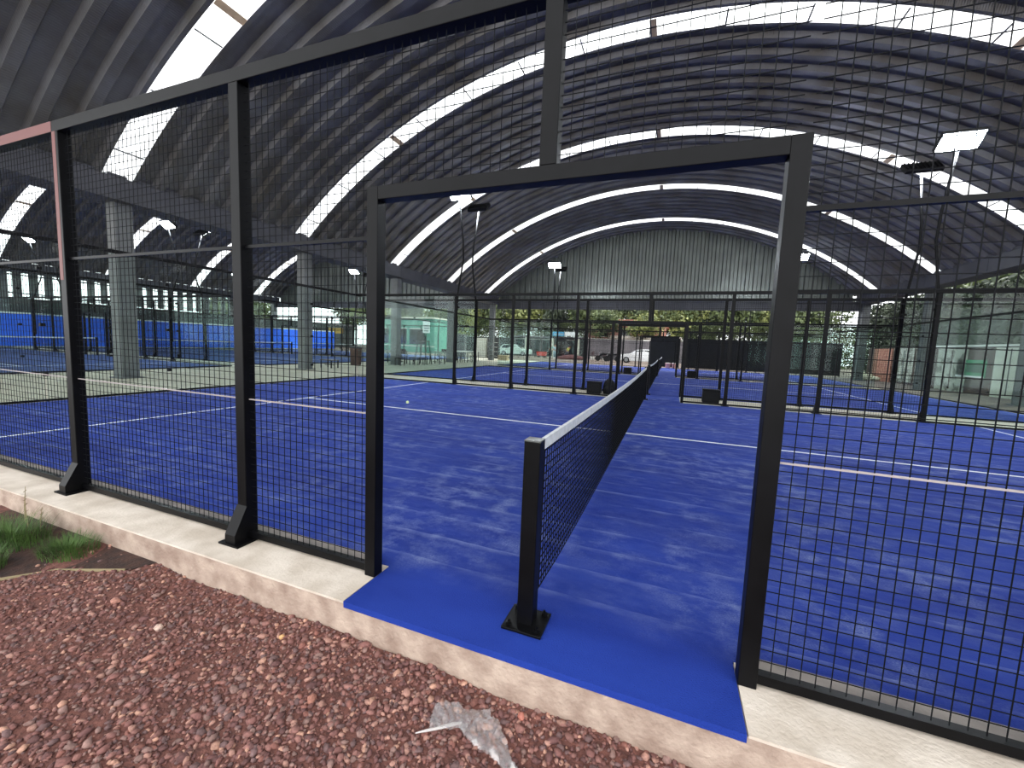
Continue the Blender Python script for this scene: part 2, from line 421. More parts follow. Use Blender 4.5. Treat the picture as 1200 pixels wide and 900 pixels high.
def net(loc):
    r = empty('padel_net', loc)
    for y in (-.03, 10.03):
        p = MB().box(-.04, .04, y - .04, y + .04, .012, .93).build('net_post', M['black'], r, bevel=.004)
        MB().box(-.04, .04, y - .04, y + .04, .93, .936).build('post_cap', M['galv'], p)
        b = MB(); b.box(-.1, .1, y - .095, y + .095, .0125, .026)
        b.build('base_plate', M['black'], p, bevel=.003)
        for sx in (-1, 1):
            for sy in (-1, 1):
                MB().lathe([(.014, .026), (.014, .04), (.006, .041), (.006, .052)], sx * .07, y + sy * .066, 8).build('bolt', M['black'], p)
    mb = MB(); w = .0045; n = 222
    def top(y): return .885 - .04 * math.sin(PI * max(0, min(1, y / 10)))
    def bot(y): return .05 + .06 * math.exp(-y / .6)
    for i in range(n + 1):
        y = .02 + 9.96 * i / n
        mb.box(-w / 2, w / 2, y - w / 2, y + w / 2, bot(y), top(y))
    m = 19; seg = 20
    for j in range(m + 1):
        t = j / m
        for i in range(seg):
            ya = .02 + 9.96 * i / seg; yb = .02 + 9.96 * (i + 1) / seg
            za = bot(ya) + (top(ya) - bot(ya)) * t; zb = bot(yb) + (top(yb) - bot(yb)) * t
            mb.bar((w, ya, za), (w, yb, zb), w)
    mb.build('net_mesh', M['net'], r)
    bb = MB()
    for i in range(seg):
        ya = .03 + 9.94 * i / seg; yb = .03 + 9.94 * (i + 1) / seg
        bb.bar((0, ya, top(ya) + .0), (0, yb, top(yb) + .0), .02, .055)
    bb.build('net_band', M['band'], r)
    for y, z in ((.02, .9), (9.98, .9)): MB().tube([(0, y - .05, z), (0, y + .1, z - .01)], .006, 6).build('net_cable', M['galv'], r)
    return r
def turf(loc, near=False, m=None):
    r = empty('court_turf', loc)
    mb = MB(); z0, z1 = 0, .012
    mb.box(-9.95, 9.95, .1, 9.95, z0, z1)
    mb.box(-.925, .925, -.26 if near else -.10, .1, z0, z1)
    if near: mb.box(-.925, .925, -.274, -.26, -.02, z1)
    mb.box(-.925, .925, 9.95, 11.4, z0, z1)
    mb.build('turf_pile', m or M['turf'], r)
    for x in (-6.95, 6.95): MB().box(x - .025, x + .025, .12, 9.93, z1, z1 + .002).build('service_line', M['white'], r)
    MB().box(-6.95, 6.95, 4.975, 5.025, z1, z1 + .0025).build('centre_line', M['white'], r)
    return r
def floodlight(loc, bend, face, sx):
    """pole bracketed to a fence post: bends over the gap, then leans back; head at 6.15 m"""
    r = empty('floodlight', loc)
    pb = MB(); pb.tube([(0, 0, .9), (0, 0, 2.9), (0, bend * .35, 4.1), (0, bend * .30, 4.7), (0, -bend * .02, 5.95)], .03, 8)
    pb.build('pole', M['black'], r, smooth=True)
    MB().box(-.05, .05, -.05 , .05, 2.5, 2.56).build('bracket', M['black'], r)
    hx = sx * .1
    rot = Matrix.Rotation(math.radians(50) * face * -1, 3, 'X')
    o = (hx, -bend * .02, 6.1)
    y = o[1]
    hb = MB(); hb.box(hx - .36, hx + .36, y - .05, y + .05, 5.90, 6.30, rot, o)
    for i in range(9): hb.box(hx - .33 + i * .08, hx - .32 + i * .08, y - face * .09 if face > 0 else y + .05, y - .05 if face > 0 else y + .09, 5.93, 6.27, rot, o)
    h = hb.build('lamp_head', M['dark'], r)
    a, b = (y + .05, y + .056) if face > 0 else (y - .056, y - .05)
    MB().box(hx - .34, hx + .34, a, b, 5.92, 6.28, rot, o).build('led_panel', M['led'], h)
    return r

rows = [(0, 'first'), (11.5, 'second'), (23, 'third')]
pass
halls = [(0, 'main-hall'), (-26.6, 'side-hall')]
base = {}
for hx, hall in halls:
    for i, (y0, nth) in enumerate(rows):
        c = '%s %s court' % (nth, hall)
        if hx == 0 and i == 0:
            T = turf((0, 0, 0), True)
            FN = side_fence((0, 0, 0), -1, True); FF = side_fence((0, 10, 0), 1)
            MB().box(-5.96, -4.04, -.0412, -.04, FH - .038, FH + .038).build('primer_patch', M['redprimer'], FN)['label'] = 'reddish primer showing on the rail'
            MB().box(-4.038, -3.99, -.0412, -.04, 1.75, FH - .04).build('primer_patch', M['redprimer'], FN)['label'] = 'reddish primer showing on the post'
            EW = end_wall((-10, 0, 0)); EE = copy_tree(EW); EE.location = (10, 0, 0)
            NT = net((0, 0, 0))
            t, fn, ff, ew, ee, nt = T, FN, FF, EW, EE, NT
        else:
            if 'T2' not in base:
                base['T2'] = turf((0, 11.5, 0)); base['FN2'] = side_fence((0, 11.5, 0), -1)
                t, fn = base['T2'], base['FN2']
            else:
                t = copy_tree(base['T2']); fn = copy_tree(base['FN2'])
            ff = copy_tree(FF); ew = copy_tree(EW); ee = copy_tree(EW); nt = copy_tree(NT)
            t.location = (hx, y0, 0); fn.location = (hx, y0, 0); ff.location = (hx, y0 + 10, 0)
            ew.location = (hx - 10, y0, 0); ee.location = (hx + 10, y0, 0); nt.location = (hx, y0, 0)
            if hx:
                for ch in t.children:
                    if ch.name.startswith('turf_pile'):
                        if 'mute' not in base: base['mute'] = ch.data.copy(); base['mute'].materials[0] = M['turfshade']
                        ch.data = base['mute']
        if hx == 0 and i == 0:
            tag(t, 'bright blue turf with sandy smears in front, running out under the open doorway', 'court turf', 'blue court turfs')
            tag(fn, 'tall black steel mesh fence standing on the pale kerb by the gravel', 'court fence', 'black mesh court fences')
            tag(ff, 'black mesh fence closing the far edge of the front court', 'court fence', 'black mesh court fences')
            tag(nt, 'black padel net with grey-white band starting at the front doorway', 'net', 'padel nets')
        else:
            tag(t, 'blue turf with white lines in the %s' % c, 'court turf', 'blue court turfs')
            tag(fn, 'black mesh fence on the gravel-facing side of the %s' % c, 'court fence', 'black mesh court fences')
            tag(ff, 'black mesh fence on the trees-facing side of the %s' % c, 'court fence', 'black mesh court fences')
            tag(nt, 'black padel net with white band across the %s' % c, 'net', 'padel nets')
        tag(ew, 'clear glass end wall on the blue-tarp side of the %s' % c, 'glass wall', 'glass end walls')
        tag(ee, 'clear glass end wall on the brown-wall side of the %s' % c, 'glass wall', 'glass end walls')
# lights
LNF = LNB = None
for hx, hall in halls:
    for i, (y0, nth) in enumerate(rows):
        for sx in (-1, 1):
            side = 'brown-wall' if sx > 0 else 'blue-tarp'
            for far in (0, 1):
                loc = (hx + sx * 6, y0 + (10.07 if far else -.07), 0)
                if far:
                    if LNF is None: LNF = o = floodlight(loc, 1, -1, 0)
                    else: o = copy_tree(LNF); o.location = loc
                else:
                    if i == 0: continue
                    if LNB is None: LNB = o = floodlight(loc, -1, 1, 0)
                    else: o = copy_tree(LNB); o.location = loc
                tag(o, ('lit floodlight pole, tree side of %s court, %s, %s end' if far else
                        'black-backed floodlight pole, gravel side of %s court, %s, %s end') % (nth, hall, side), 'floodlight', 'court floodlights')

# ------------------------------------------------------------------ gravel, soil, stones
def ico():
    t = (1 + 5 ** .5) / 2
    v = np.array([(-1, t, 0), (1, t, 0), (-1, -t, 0), (1, -t, 0), (0, -1, t), (0, 1, t), (0, -1, -t), (0, 1, -t), (t, 0, -1), (t, 0, 1), (-t, 0, -1), (-t, 0, 1)], float)
    v /= np.linalg.norm(v[0])
    f = np.array([(0, 11, 5), (0, 5, 1), (0, 1, 7), (0, 7, 10), (0, 10, 11), (1, 5, 9), (5, 11, 4), (11, 10, 2), (10, 7, 6), (7, 1, 8), (3, 9, 4), (3, 4, 2), (3, 2, 6), (3, 6, 8), (3, 8, 9), (4, 9, 5), (2, 4, 11), (6, 2, 10), (8, 6, 7), (9, 8, 1)])
    return v, f
def gz(x, y):
    return -.175 + .012 * np.sin(3.1 * x + 1) * np.sin(4.2 * y) + .008 * np.sin(9 * x + 5 * y) - .02 * np.clip((x + 1.5) / 2.5, -1, 1)
def stones_mesh(name, xs, ys, sizes, cols, mat_):
    v, f = ico(); n = len(xs)
    jit = 1 + rng.uniform(-.32, .32, (n, 12))
    V = v[None] * jit[..., None]
    ang = rng.uniform(0, 2 * PI, n); c, s = np.cos(ang), np.sin(ang)
    sc = np.stack([sizes * rng.uniform(.9, 1.5, n), sizes * rng.uniform(.7, 1.1, n), sizes * rng.uniform(.5, .85, n)], 1)
    V = V * sc[:, None]
    tilt = rng.uniform(-.6, .6, n); ct, st = np.cos(tilt), np.sin(tilt)
    y = V[..., 1] * ct[:, None] - V[..., 2] * st[:, None]; z = V[..., 1] * st[:, None] + V[..., 2] * ct[:, None]
    X = V[..., 0] * c[:, None] - y * s[:, None] + xs[:, None]; Y = V[..., 0] * s[:, None] + y * c[:, None] + ys[:, None]
    Z = z + (gz(xs, ys) + sizes * .25)[:, None]
    vs = np.stack([X, Y, Z], -1).reshape(-1, 3)
    F = (f[None] + (np.arange(n) * 12)[:, None, None]).reshape(-1, 3)
    me = bpy.data.meshes.new(name); me.vertices.add(len(vs)); me.vertices.foreach_set('co', vs.ravel())
    me.loops.add(F.size); me.loops.foreach_set('vertex_index', F.ravel())
    me.polygons.add(len(F)); me.polygons.foreach_set('loop_start', np.arange(0, F.size, 3)); me.polygons.foreach_set('loop_total', np.full(len(F), 3))
    ca = me.color_attributes.new('stone_colour', 'FLOAT_COLOR', 'POINT')
    cc = np.repeat(np.concatenate([cols, np.ones((n, 1))], 1), 12, 0); ca.data.foreach_set('color', cc.ravel())
    me.materials.append(mat_); me.update(); me.validate()
    o = bpy.data.objects.new(name, me); C.objects.link(o); return o
def stone_mat():
    m = bpy.data.materials.new('red_gravel'); m.use_nodes = True; n = m.node_tree.nodes; l = m.node_tree.links
    b = n['Principled BSDF']; b.inputs['Roughness'].default_value = .85
    a = n.new('ShaderNodeAttribute'); a.attribute_name = 'stone_colour'
    tc = n.new('ShaderNodeTexCoord'); no = n.new('ShaderNodeTexNoise'); no.inputs['Scale'].default_value = 90
    l.new(tc.outputs['Object'], no.inputs['Vector'])
    mr = n.new('ShaderNodeMapRange'); mr.inputs[1].default_value = .3; mr.inputs[2].default_value = .7; mr.inputs[3].default_value = .7; mr.inputs[4].default_value = 1.2
    l.new(no.outputs['Fac'], mr.inputs[0])
    mx = n.new('ShaderNodeVectorMath'); mx.operation = 'SCALE'; l.new(a.outputs['Color'], mx.inputs[0]); l.new(mr.outputs[0], mx.inputs[3])
    l.new(mx.outputs[0], b.inputs['Base Color']); return m
SM = stone_mat()
M['gravelbase'] = mat('gravel_bed', (124, 80, 70), 1, col2=(90, 58, 52), vscale=30, bump=1, bscale=70)
gb = MB(); NX, NY = 90, 40
X0, X1, Y0, Y1 = -4.6, 1.6, -2.6, -.265
for j in range(NY + 1):
    for i in range(NX + 1):
        x = X0 + (X1 - X0) * i / NX; y = Y0 + (Y1 - Y0) * j / NY; gb.v.append((x, y, float(gz(x, y))))
for j in range(NY):
    for i in range(NX):
        a = j * (NX + 1) + i; gb.f.append((a, a + 1, a + NX + 2, a + NX + 1)); gb.m.append(0)
g0 = gb.build('gravel_bed', M['gravelbase'], smooth=True); tag(g0, None, None, None, 'structure')
n = 34000
xs = rng.uniform(-3.9, 1.3, n); yy_ = rng.uniform(-1.75, -.27, n)
yy_ = np.where(rng.random(n) < .0, yy_, yy_)
edge = np.interp(yy_, [-1.3, -.82, -.58, -.40, -.27], [-3.5, -3.15, -2.95, -2.58, -2.5])
ok = (xs > edge) | (rng.random(n) < .10)
ok &= rng.random(len(xs)) > np.clip((-.9 - xs) / 2.4, 0, .5)
xs, yy_ = xs[ok], yy_[ok]; n = len(xs)
near_k = np.clip(((yy_ + .3) / -.9), 0, 1)
sizes = np.exp(rng.normal(math.log(.0080), .38, n)).clip(.0035, .02)
pal = np.array([lin(c) for c in [(138, 96, 88), (122, 82, 76), (104, 70, 67), (166, 124, 110), (138, 108, 100), (112, 86, 84), (184, 140, 120), (132, 86, 76)]])
cols = pal[rng.choice(len(pal), n, p=[.2, .2, .16, .1, .12, .12, .04, .06])] * rng.uniform(.8, 1.2, (n, 1))
gv = stones_mesh('gravel', xs, yy_, sizes, cols, SM)
tag(gv, 'loose reddish-brown crushed stone gravel in front of the kerb', 'gravel', None, 'stuff')
# single larger stones that stand out
for (x, y, s, c, lb) in [(-1.83, -.62, .022, (205, 176, 160), 'pale pinkish stone lying on the red gravel between the soil bed and the kerb'),
                         (-1.19, -.42, .016, (206, 160, 110), 'small yellowish stone near the kerb left of the doorway'),
                         (.09, -.33, .022, (186, 118, 102), 'salmon red angular stone beside the kerb above the plastic bag'),
                         (-.75, -.64, .022, (158, 108, 92), 'brick-coloured stone in the gravel left of the plastic bag'),
                         (-2.25, -.60, .024, (180, 128, 112), 'flat rose-brown stone near the soil bed'),
                         (.52, -.40, .012, (240, 238, 232), 'tiny white chip at the foot of the kerb in the doorway'),
                         (-1.62, -.77, .020, (172, 122, 106), 'warm red flat stone in the middle of the gravel')]:
    c = np.array([lin(c)]); o = stones_mesh('stone', np.array([0.]), np.array([0.]), np.array([s]), c, SM)
    z0 = float(gz(0, 0)); o.location = (x, y, float(gz(x, y)) - z0 + .004)
    tag(o, lb, 'stone', 'larger stones on the gravel')

# soil bed with weeds
sb = MB(); poly = [(-4.6, -.27), (-2.5, -.27), (-2.55, -.38), (-2.95, -.58), (-3.15, -.82), (-3.5, -1.3), (-4.6, -1.3)]
sb.prism(poly, 'z', -.24, -.150); tag(struct(sb.build('soil_bed', M['soil'])))
eb = MB(); eb.bar((-2.58, -.40, -.155), (-2.95, -.58, -.152), .008, .016); eb.bar((-2.95, -.58, -.155), (-3.15, -.82, -.152), .008, .016); eb.bar((-3.15, -.82, -.155), (-3.5, -1.3, -.152), .008, .016)
tag(eb.build('edging_board', M['dry']), 'thin pale edging strip between dark soil bed and red gravel', 'edging')
def tuft(name, cx, cy, n, h, r, lb, seed):
    rd = random.Random(seed); mb = MB()
    for _ in range(n):
        a = rd.uniform(0, 2 * PI); d = r * rd.random() ** .6; bx, by = cx + d * math.cos(a), cy + d * .7 * math.sin(a)
        hh = h * rd.uniform(.5, 1.1); la = a + rd.uniform(-.8, .8); lean = hh * rd.uniform(.2, .7); w = rd.uniform(.0012, .0024)
        px, py = -math.sin(la) * w, math.cos(la) * w; L = []
        for t in (0, .35, .7, 1):
            x = bx + math.cos(la) * lean * t * t; y = by + math.sin(la) * lean * t * t; z = -.152 + hh * t * (1 - .2 * t); k = 1 - t * .9
            L += [(x - px * k, y - py * k, z), (x + px * k, y + py * k, z)]
        mb.add(L, [(0, 1, 3, 2), (2, 3, 5, 4), (4, 5, 7, 6)])
    o = mb.build(name, M['grassm']); tag(o, lb, 'grass', 'weed tufts in the soil bed'); return o
tuft('grass_tuft', -3.16, -.43, 900, .11, .20, 'low green weed tuft in the dark soil next to the kerb', 1)
tuft('grass_tuft', -3.68, -.52, 900, .19, .26, 'taller green grass clump at the edge of the soil bed, partly out of frame', 2)
tuft('grass_tuft', -3.36, -.76, 700, .15, .15, 'bright green grass clump behind the pale edging strip', 3)
for (x, y, h, lx, lb) in [(-4.0, -.34, .30, .01, 'tallest thin dry weed stalk by the kerb at the frame edge'), (-3.90, -.36, .24, -.05, 'thin dry weed stalk leaning beside the tallest one'), (-3.72, -.36, .20, .02, 'short dry weed stalk closest to the fence bracket')]:
    sk = MB(); sk.tube([(x, y, -.16), (x + lx * .4, y, -.16 + h * .5), (x + lx, y + .01, -.16 + h)], [.004, .003, .0015], 5)
    for t in (.5, .7, .85): q = (x + lx * (.4 * t / .5 if t <= .5 else .4 + .6 * (t - .5) / .5)); sk.add([(q, y, -.16 + h * t), (q + .02, y - .01, -.15 + h * t), (q + .045, y, -.13 + h * t), (q + .02, y + .01, -.14 + h * t)], [(0, 1, 2, 3)])
    tag(sk.build('weed_stalk', M['dry']), lb, 'weed', 'dry weed stalks')

# plastic bag: two crumpled lobes knotted in the middle with a twisted tail
def film(outline, seed, cx, h):
    from mathutils import noise as nz
    mb = MB(); st = .004
    x0 = min(p[0] for p in outline); x1 = max(p[0] for p in outline); y0 = min(p[1] for p in outline); y1 = max(p[1] for p in outline)
    def inside(x, y):
        c = False; n = len(outline)
        for i in range(n):
            (xa, ya), (xb, yb) = outline[i], outline[(i + 1) % n]
            if (ya > y) != (yb > y) and x < (xb - xa) * (y - ya) / (yb - ya) + xa: c = not c
        return c
    idx = {}
    nxn = int((x1 - x0) / st) + 1; nyn = int((y1 - y0) / st) + 1
    def vid(i, j):
        if (i, j) not in idx:
            x = x0 + i * st; y = y0 + j * st
            q = nz.noise(Vector((x * 14 + seed, y * 14, seed))); r = abs(nz.noise(Vector(((x * .8 + y * .6) * 30, (y * .8 - x * .6) * 13 + seed, 3.1)))); u = abs(nz.noise(Vector((x * 60, y * 40, seed * 2))))
            d = math.hypot(x - cx[0], y - cx[1])
            z = float(gz(x, y)) + .012 + h * math.exp(-(d / .09) ** 2) * .6 + .012 * q + .026 * r + .004 * u
            jx = .002 * nz.noise(Vector((x * 60, y * 60, 9))); jy = .002 * nz.noise(Vector((x * 60, y * 60, 19)))
            idx[(i, j)] = len(mb.v); mb.v.append((x + jx, y + jy, max(z, float(gz(x, y)) + .012)))
        return idx[(i, j)]
    for i in range(nxn):
        for j in range(nyn):
            if inside(x0 + (i + .5) * st, y0 + (j + .5) * st):
                mb.f.append((vid(i, j), vid(i + 1, j), vid(i + 1, j + 1), vid(i, j + 1))); mb.m.append(0)
    return mb
bag = empty('plastic_bag', (0, 0, 0))
tag(bag, 'crumpled clear plastic bag lying on the red gravel', 'plastic bag')
OUT1 = [(-0.223, -0.5561), (-0.2444, -0.5053), (-0.2535, -0.4689), (-0.2266, -0.4161), (-0.1844, -0.4119), (-0.1271, -0.417), (-0.0886, -0.3865), (-0.0426, -0.3563), (-0.0247, -0.393), (-0.0463, -0.4309), (-0.0824, -0.4631), (-0.0851, -0.5176), (-0.1107, -0.5077), (-0.1274, -0.5149), (-0.1463, -0.5362), (-0.169, -0.5329)]
OUT2 = [(-0.1154, -0.4991), (-0.0893, -0.4494), (-0.0269, -0.4055), (0.0079, -0.3904), (0.0405, -0.4318), (0.0754, -0.4691), (0.1043, -0.5061), (0.1262, -0.5388), (0.1554, -0.5444), (0.1565, -0.5832), (0.112, -0.5718), (0.0412, -0.5567), (-0.0334, -0.5408), (-0.0724, -0.5225)]
film(OUT1, 1.3, (-0.136, -0.463), .03).build('film', M['bag'], bag, smooth=True)
film(OUT2, 4.7, (0.034, -0.501), .035).build('film', M['bag'], bag, smooth=True)
kb_ = MB(); KP = [(-0.2595, -0.5968), (-0.2246, -0.57), (-0.1827, -0.5362), (-0.1496, -0.5031), (-0.1176, -0.4756)]
WF = trans_mat('white_film', (.85, .82, .8), .5)
kb_.tube([(p[0], p[1], float(gz(*p)) + .022) for p in KP], [.002, .005, .006, .007, .004], 7)
kb_.build('twisted_end', WF, bag, smooth=True); kb_ = MB()
KP2 = [(0.1268, -0.5521), (0.1544, -0.5537), (0.1718, -0.5529), (0.1761, -0.54), (0.1891, -0.5389)]
kb_.tube([(p[0], p[1], float(gz(*p)) + .022) for p in KP2], [.009, .008, .006, .007, .004], 7)
kb_.build('twisted_end', WF, bag, smooth=True)

# ------------------------------------------------------------------ things in the gaps between courts
def crate(loc, w, lb):
    r = empty('equipment_box', loc)
    MB().box(-w / 2, w / 2, -.18, .18, 0, .34).build('body', M['dark'], r, bevel=.02)
    MB().box(-w / 2 - .012, w / 2 + .012, -.192, .192, .34, .37).build('lid', M['dark'], r, bevel=.008)
    tag(r, lb, 'box', 'black boxes by the court doorways'); return r
c1 = crate((-1.52, 10.78, 0), .42, 'black box in the gap behind the net end, next to the backpack')
for loc, lb in [((1.72, 10.75, 0), 'black box with lid standing right of the open walkway, first gap'),
                ((-1.6, 22.3, 0), 'small black box in the second gap, in front of the white car'),
                ((1.75, 22.3, 0), 'small black box in the second gap, below the black screen')]:
    c = copy_tree(c1); c.location = loc; c['label'] = lb
r = empty('backpack', (-1.08, 10.8, 0))
prof = [(.02, 0), (.17, .01), (.19, .12), (.185, .25), (.15, .38), (.08, .45), (.01, .47)]
mb = MB(); mb.tube_rings([[(q * math.cos(2 * PI * k / 16), q * .6 * math.sin(2 * PI * k / 16), z) for k in range(16)] for q, z in prof]); mb.build('body', M['dark'], r, smooth=True)
MB().tube([(-.04, -.02, .45), (-.03, -.02, .5), (.03, -.02, .5), (.04, -.02, .45)], .008, 6).build('handle', M['dark'], r)
pb = MB(); pb.tube_rings([[(q * math.cos(2 * PI * k / 12), -.1 + q * .35 * math.sin(2 * PI * k / 12), z) for k in range(12)] for q, z in [(.05, .04), (.13, .06), (.13, .2), (.06, .24)]]); pb.build('pocket', M['dark'], r, smooth=True)
tag(r, 'rounded black backpack standing between the black box and the net', 'backpack')
tb = MB(); ball = []
v, f = ico()
bb = bpy.data.meshes.new('padel_ball')
import bmesh
bm = bmesh.new(); bmesh.ops.create_icosphere(bm, subdivisions=2, radius=.033); bm.to_mesh(bb); bm.free(); bb.materials.append(mat('ball_felt', (222, 232, 170), .9))
o = bpy.data.objects.new('padel_ball', bb); C.objects.link(o); o.location = (-4.69, 5.59, 0.045); tag(o, 'small pale ball lying on the front blue court', 'ball')
for i, x in enumerate((.50, 1.0)):
    r = empty('bucket', (x, 34.2, 0))
    MB().lathe([(.16, 0), (.2, .05), (.21, .36), (.23, .37), (.23, .40), (.19, .40)], 0, 0, 14).build('body', M['pinkbk'], r, smooth=True)
    MB().lathe([(.215, .405), (.215, .43), (.1, .45)], 0, 0, 14).build('lid', M['coping'], r)
    tag(r, ['pink and white round tub under the black screen, closer to the net', 'pink and white round tub under the black screen, farther from the net'][i], 'tub', 'tubs under the black screen')

# black privacy screens behind the last court
def pscreen(x0, x1, y, lb):
    r = empty('privacy_screen', (0, y, 0)); MB().box(x0, x1, -.01, .01, .08, 2.45).build('screen_sheet', M['screen'], r)
    n_ = max(1, round((x1 - x0) / 2.4))
    for i in range(n_ + 1):
        x = x0 + (x1 - x0) * i / n_; MB().box(x - .04, x + .04, .012, .09, 0, 2.5).build('post', M['greyd'], r)
    for z in (.9, 1.7): MB().box(x0, x1, .011, .04, z - .02, z + .02).build('rail', M['greyd'], r)
    tag(r, lb, 'screen')
pscreen(-.95, 1.30, 34.45, 'narrow black screen panel directly behind the end of the net')
pscreen(1.55, 12.2, 34.45, 'long black fabric screen closing the back of the last court')

# ------------------------------------------------------------------ left hall boundary
struct(MB().box(-41.8, -41.5, -2, 40, 0, 3.25).build('wall_left', M['greyd']))
r = empty('blue_wall', (-38.5, 0, 0))
MB().box(-.03, .03, -1, 38, .05, 2.1).build('tarp', M['bluewall'], r)
MB().box(-.06, .06, -1, 38, 2.1, 2.2).build('coping', M['coping'], r)
for k in range(14):
    y = -.8 + k * 2.95; MB().box(-.09, -.032, y - .03, y + .03, 0, 2.1).build('post', M['greyd'], r)
tag(r, 'long bright blue wall with white top strip behind the side-hall courts', 'wall')
r = empty('slatted_cladding', (-40.3, 0, 0))
for k in range(38):
    y = -1.6 + k * .75
    MB().box(-.03, .03, y, y + .42, 3.25, 5.0).build('cladding_sheet', M['galv'], r)
for z in (3.5, 4.7): MB().box(.035, .08, -1.6, 26.6, z - .04, z + .04).build('rail', M['beam'], r)
tag(r, 'grey upright cladding sheets with bright gaps above the blue wall', 'cladding')
MB_ = MB(); MB_.box(-45, -40.2, 41.0, 41.2, 2.0, 2.7)
r = empty('yellow_fascia', (0, 0, 0)); MB_.build('board', M['yellow'], r); MB().box(-45, -44.8, 41.02, 41.18, -.02, 2.0).build('post', M['greyd'], r); MB().box(-40.6, -40.4, 41.02, 41.18, -.02, 2.0).build('post', M['greyd'], r)
tag(r, 'ochre yellow strip above the far end of the blue wall', 'fascia')

# ------------------------------------------------------------------ right boundary: brown wall with murals
struct(MB().box(13.6, 13.9, 2, 34, 0, 2.15).build('wall_right', M['brown']))
struct(MB().box(13.55, 13.95, 20, 26.2, 2.15, 2.24).build('trim_3', M['coping']))
def plate(name, y0, y1, z0, z1, m, lb, cat, extra=None):
    r = empty(name, (13.57, 0, 0)); MB().box(-.02, .03, y0, y1, z0, z1).build('panel', m, r)
    for (a, b, c, d, mm) in (extra or []): MB().box(-.03, -.02, a, b, c, d).build('patch', mm, r)
    tag(r, lb, cat)
plate('mural_panel', 26.4, 30.4, .15, 2.12, M['mural'], 'pale weathered panel on the brown wall nearest the back corner', 'panel', [(27.9, 28.1, .15, 2.1, M['brown']), (29.1, 29.2, .2, 2.0, M['greyd'])])
plate('mural_panel', 23.7, 25.9, .0, 2.1, M['mural'], 'pale weathered panel on the brown wall beside the green banner', 'panel', [(24.7, 24.78, .1, 2.0, M['brown'])])
plate('banner', 22.4, 24.3, .75, 1.55, M['banner'], 'green banner with dark and white bands on the brown wall', 'banner', [(22.5, 23.6, .98, 1.38, M['bannerd']), (22.4, 24.3, .75, .82, M['white'])])
plate('pale_door', 20.2, 21.9, .0, 2.1, M['cream'], 'cream double door in the brown wall', 'door', [(21.0, 21.05, .1, 2.05, M['greyd']), (20.3, 20.6, 1.0, 1.05, M['greyd'])])
plate('brick_panel', 30.6, 33.0, .0, 2.1, M['brick'], 'reddish brick part of the boundary wall at the back corner', 'brickwork')
r = empty('rubble_heap', (12.6, 31.6, 0))
st_ = stones_mesh('stone_block', np.array([0., .4, -.35, .1, .5]), np.array([0., .3, .1, -.4, -.5]), np.array([.42, .36, .34, .3, .26]), np.array([lin(c) for c in [(214, 204, 178), (200, 190, 168), (220, 212, 190), (190, 180, 160), (206, 198, 176)]]), SM)
st_.parent = r; st_.location = (0, 0, .3)
tag(r, 'pale heap of rocks at the foot of the back corner column', 'rocks')

# ------------------------------------------------------------------ background beyond the courts
struct(MB().box(-9.6, 15, 52, 52.3, -.02, 2.55).build('wall_far', M['grey']))
struct(MB().box(-40, -20.8, 54, 54.3, -.02, 2.4).build('wall_far_side_hall', M['greyd']))
struct(MB().box(-9.65, 15.05, 51.95, 52.35, 2.55, 2.68).build('trim_4', M['coping']))
r = empty('storefront', (0, 53, 0))
MB().box(-20.5, -9.8, .35, 3, -.02, 2.55).build('wall', M['greyd'], r)
MB().box(-20.7, -9.7, -.4, 3.2, 2.55, 2.75).build('canopy', M['grey'], r)
for x in (-20.2, -18.2, -16.2, -12.6):
    w = MB().box(x, x + 1.7, .28, .34, .3, 2.3).build('window', M['glassd'], r)
    MB().box(x - .05, x + 1.75, .24, .28, 2.3, 2.38).build('window_head', M['coping'], w)
MB().box(-14.2, -12.9, .27, .34, -.02, 2.2).build('door', M['glassd'], r)
for x in (-18.35, -14.5, -10.9): MB().box(x - .12, x + .12, -.39, -.1, -.02, 2.55).build('pillar', M['cream'], r)
tag(r, 'dark glazed low building with canopy behind the courts', 'building')
r = empty('sign_board', (-13.6, 52.4, 0))
MB().box(-.85, .85, -.06, .06, 2.85, 3.42).build('panel', M['sblue'], r, bevel=.02)
MB().box(-.62, .62, -.07, -.06, 3.0, 3.2).build('plate', M['pblue'], r); MB().box(-.05, .05, 0, .1, 2.75, 3.0).build('bracket', M['greyd'], r)
tag(r, 'small light blue sign above the dark building, beside the white one', 'sign')
r = empty('sign_board', (-12.1, 52.4, 0)); MB().box(-.8, .8, -.06, .06, 2.9, 3.45).build('panel', M['white'], r); MB().box(-.05, .05, 0, .1, 2.75, 3.0).build('bracket', M['greyd'], r)
tag(r, 'small white blank-looking sign above the dark building', 'sign')

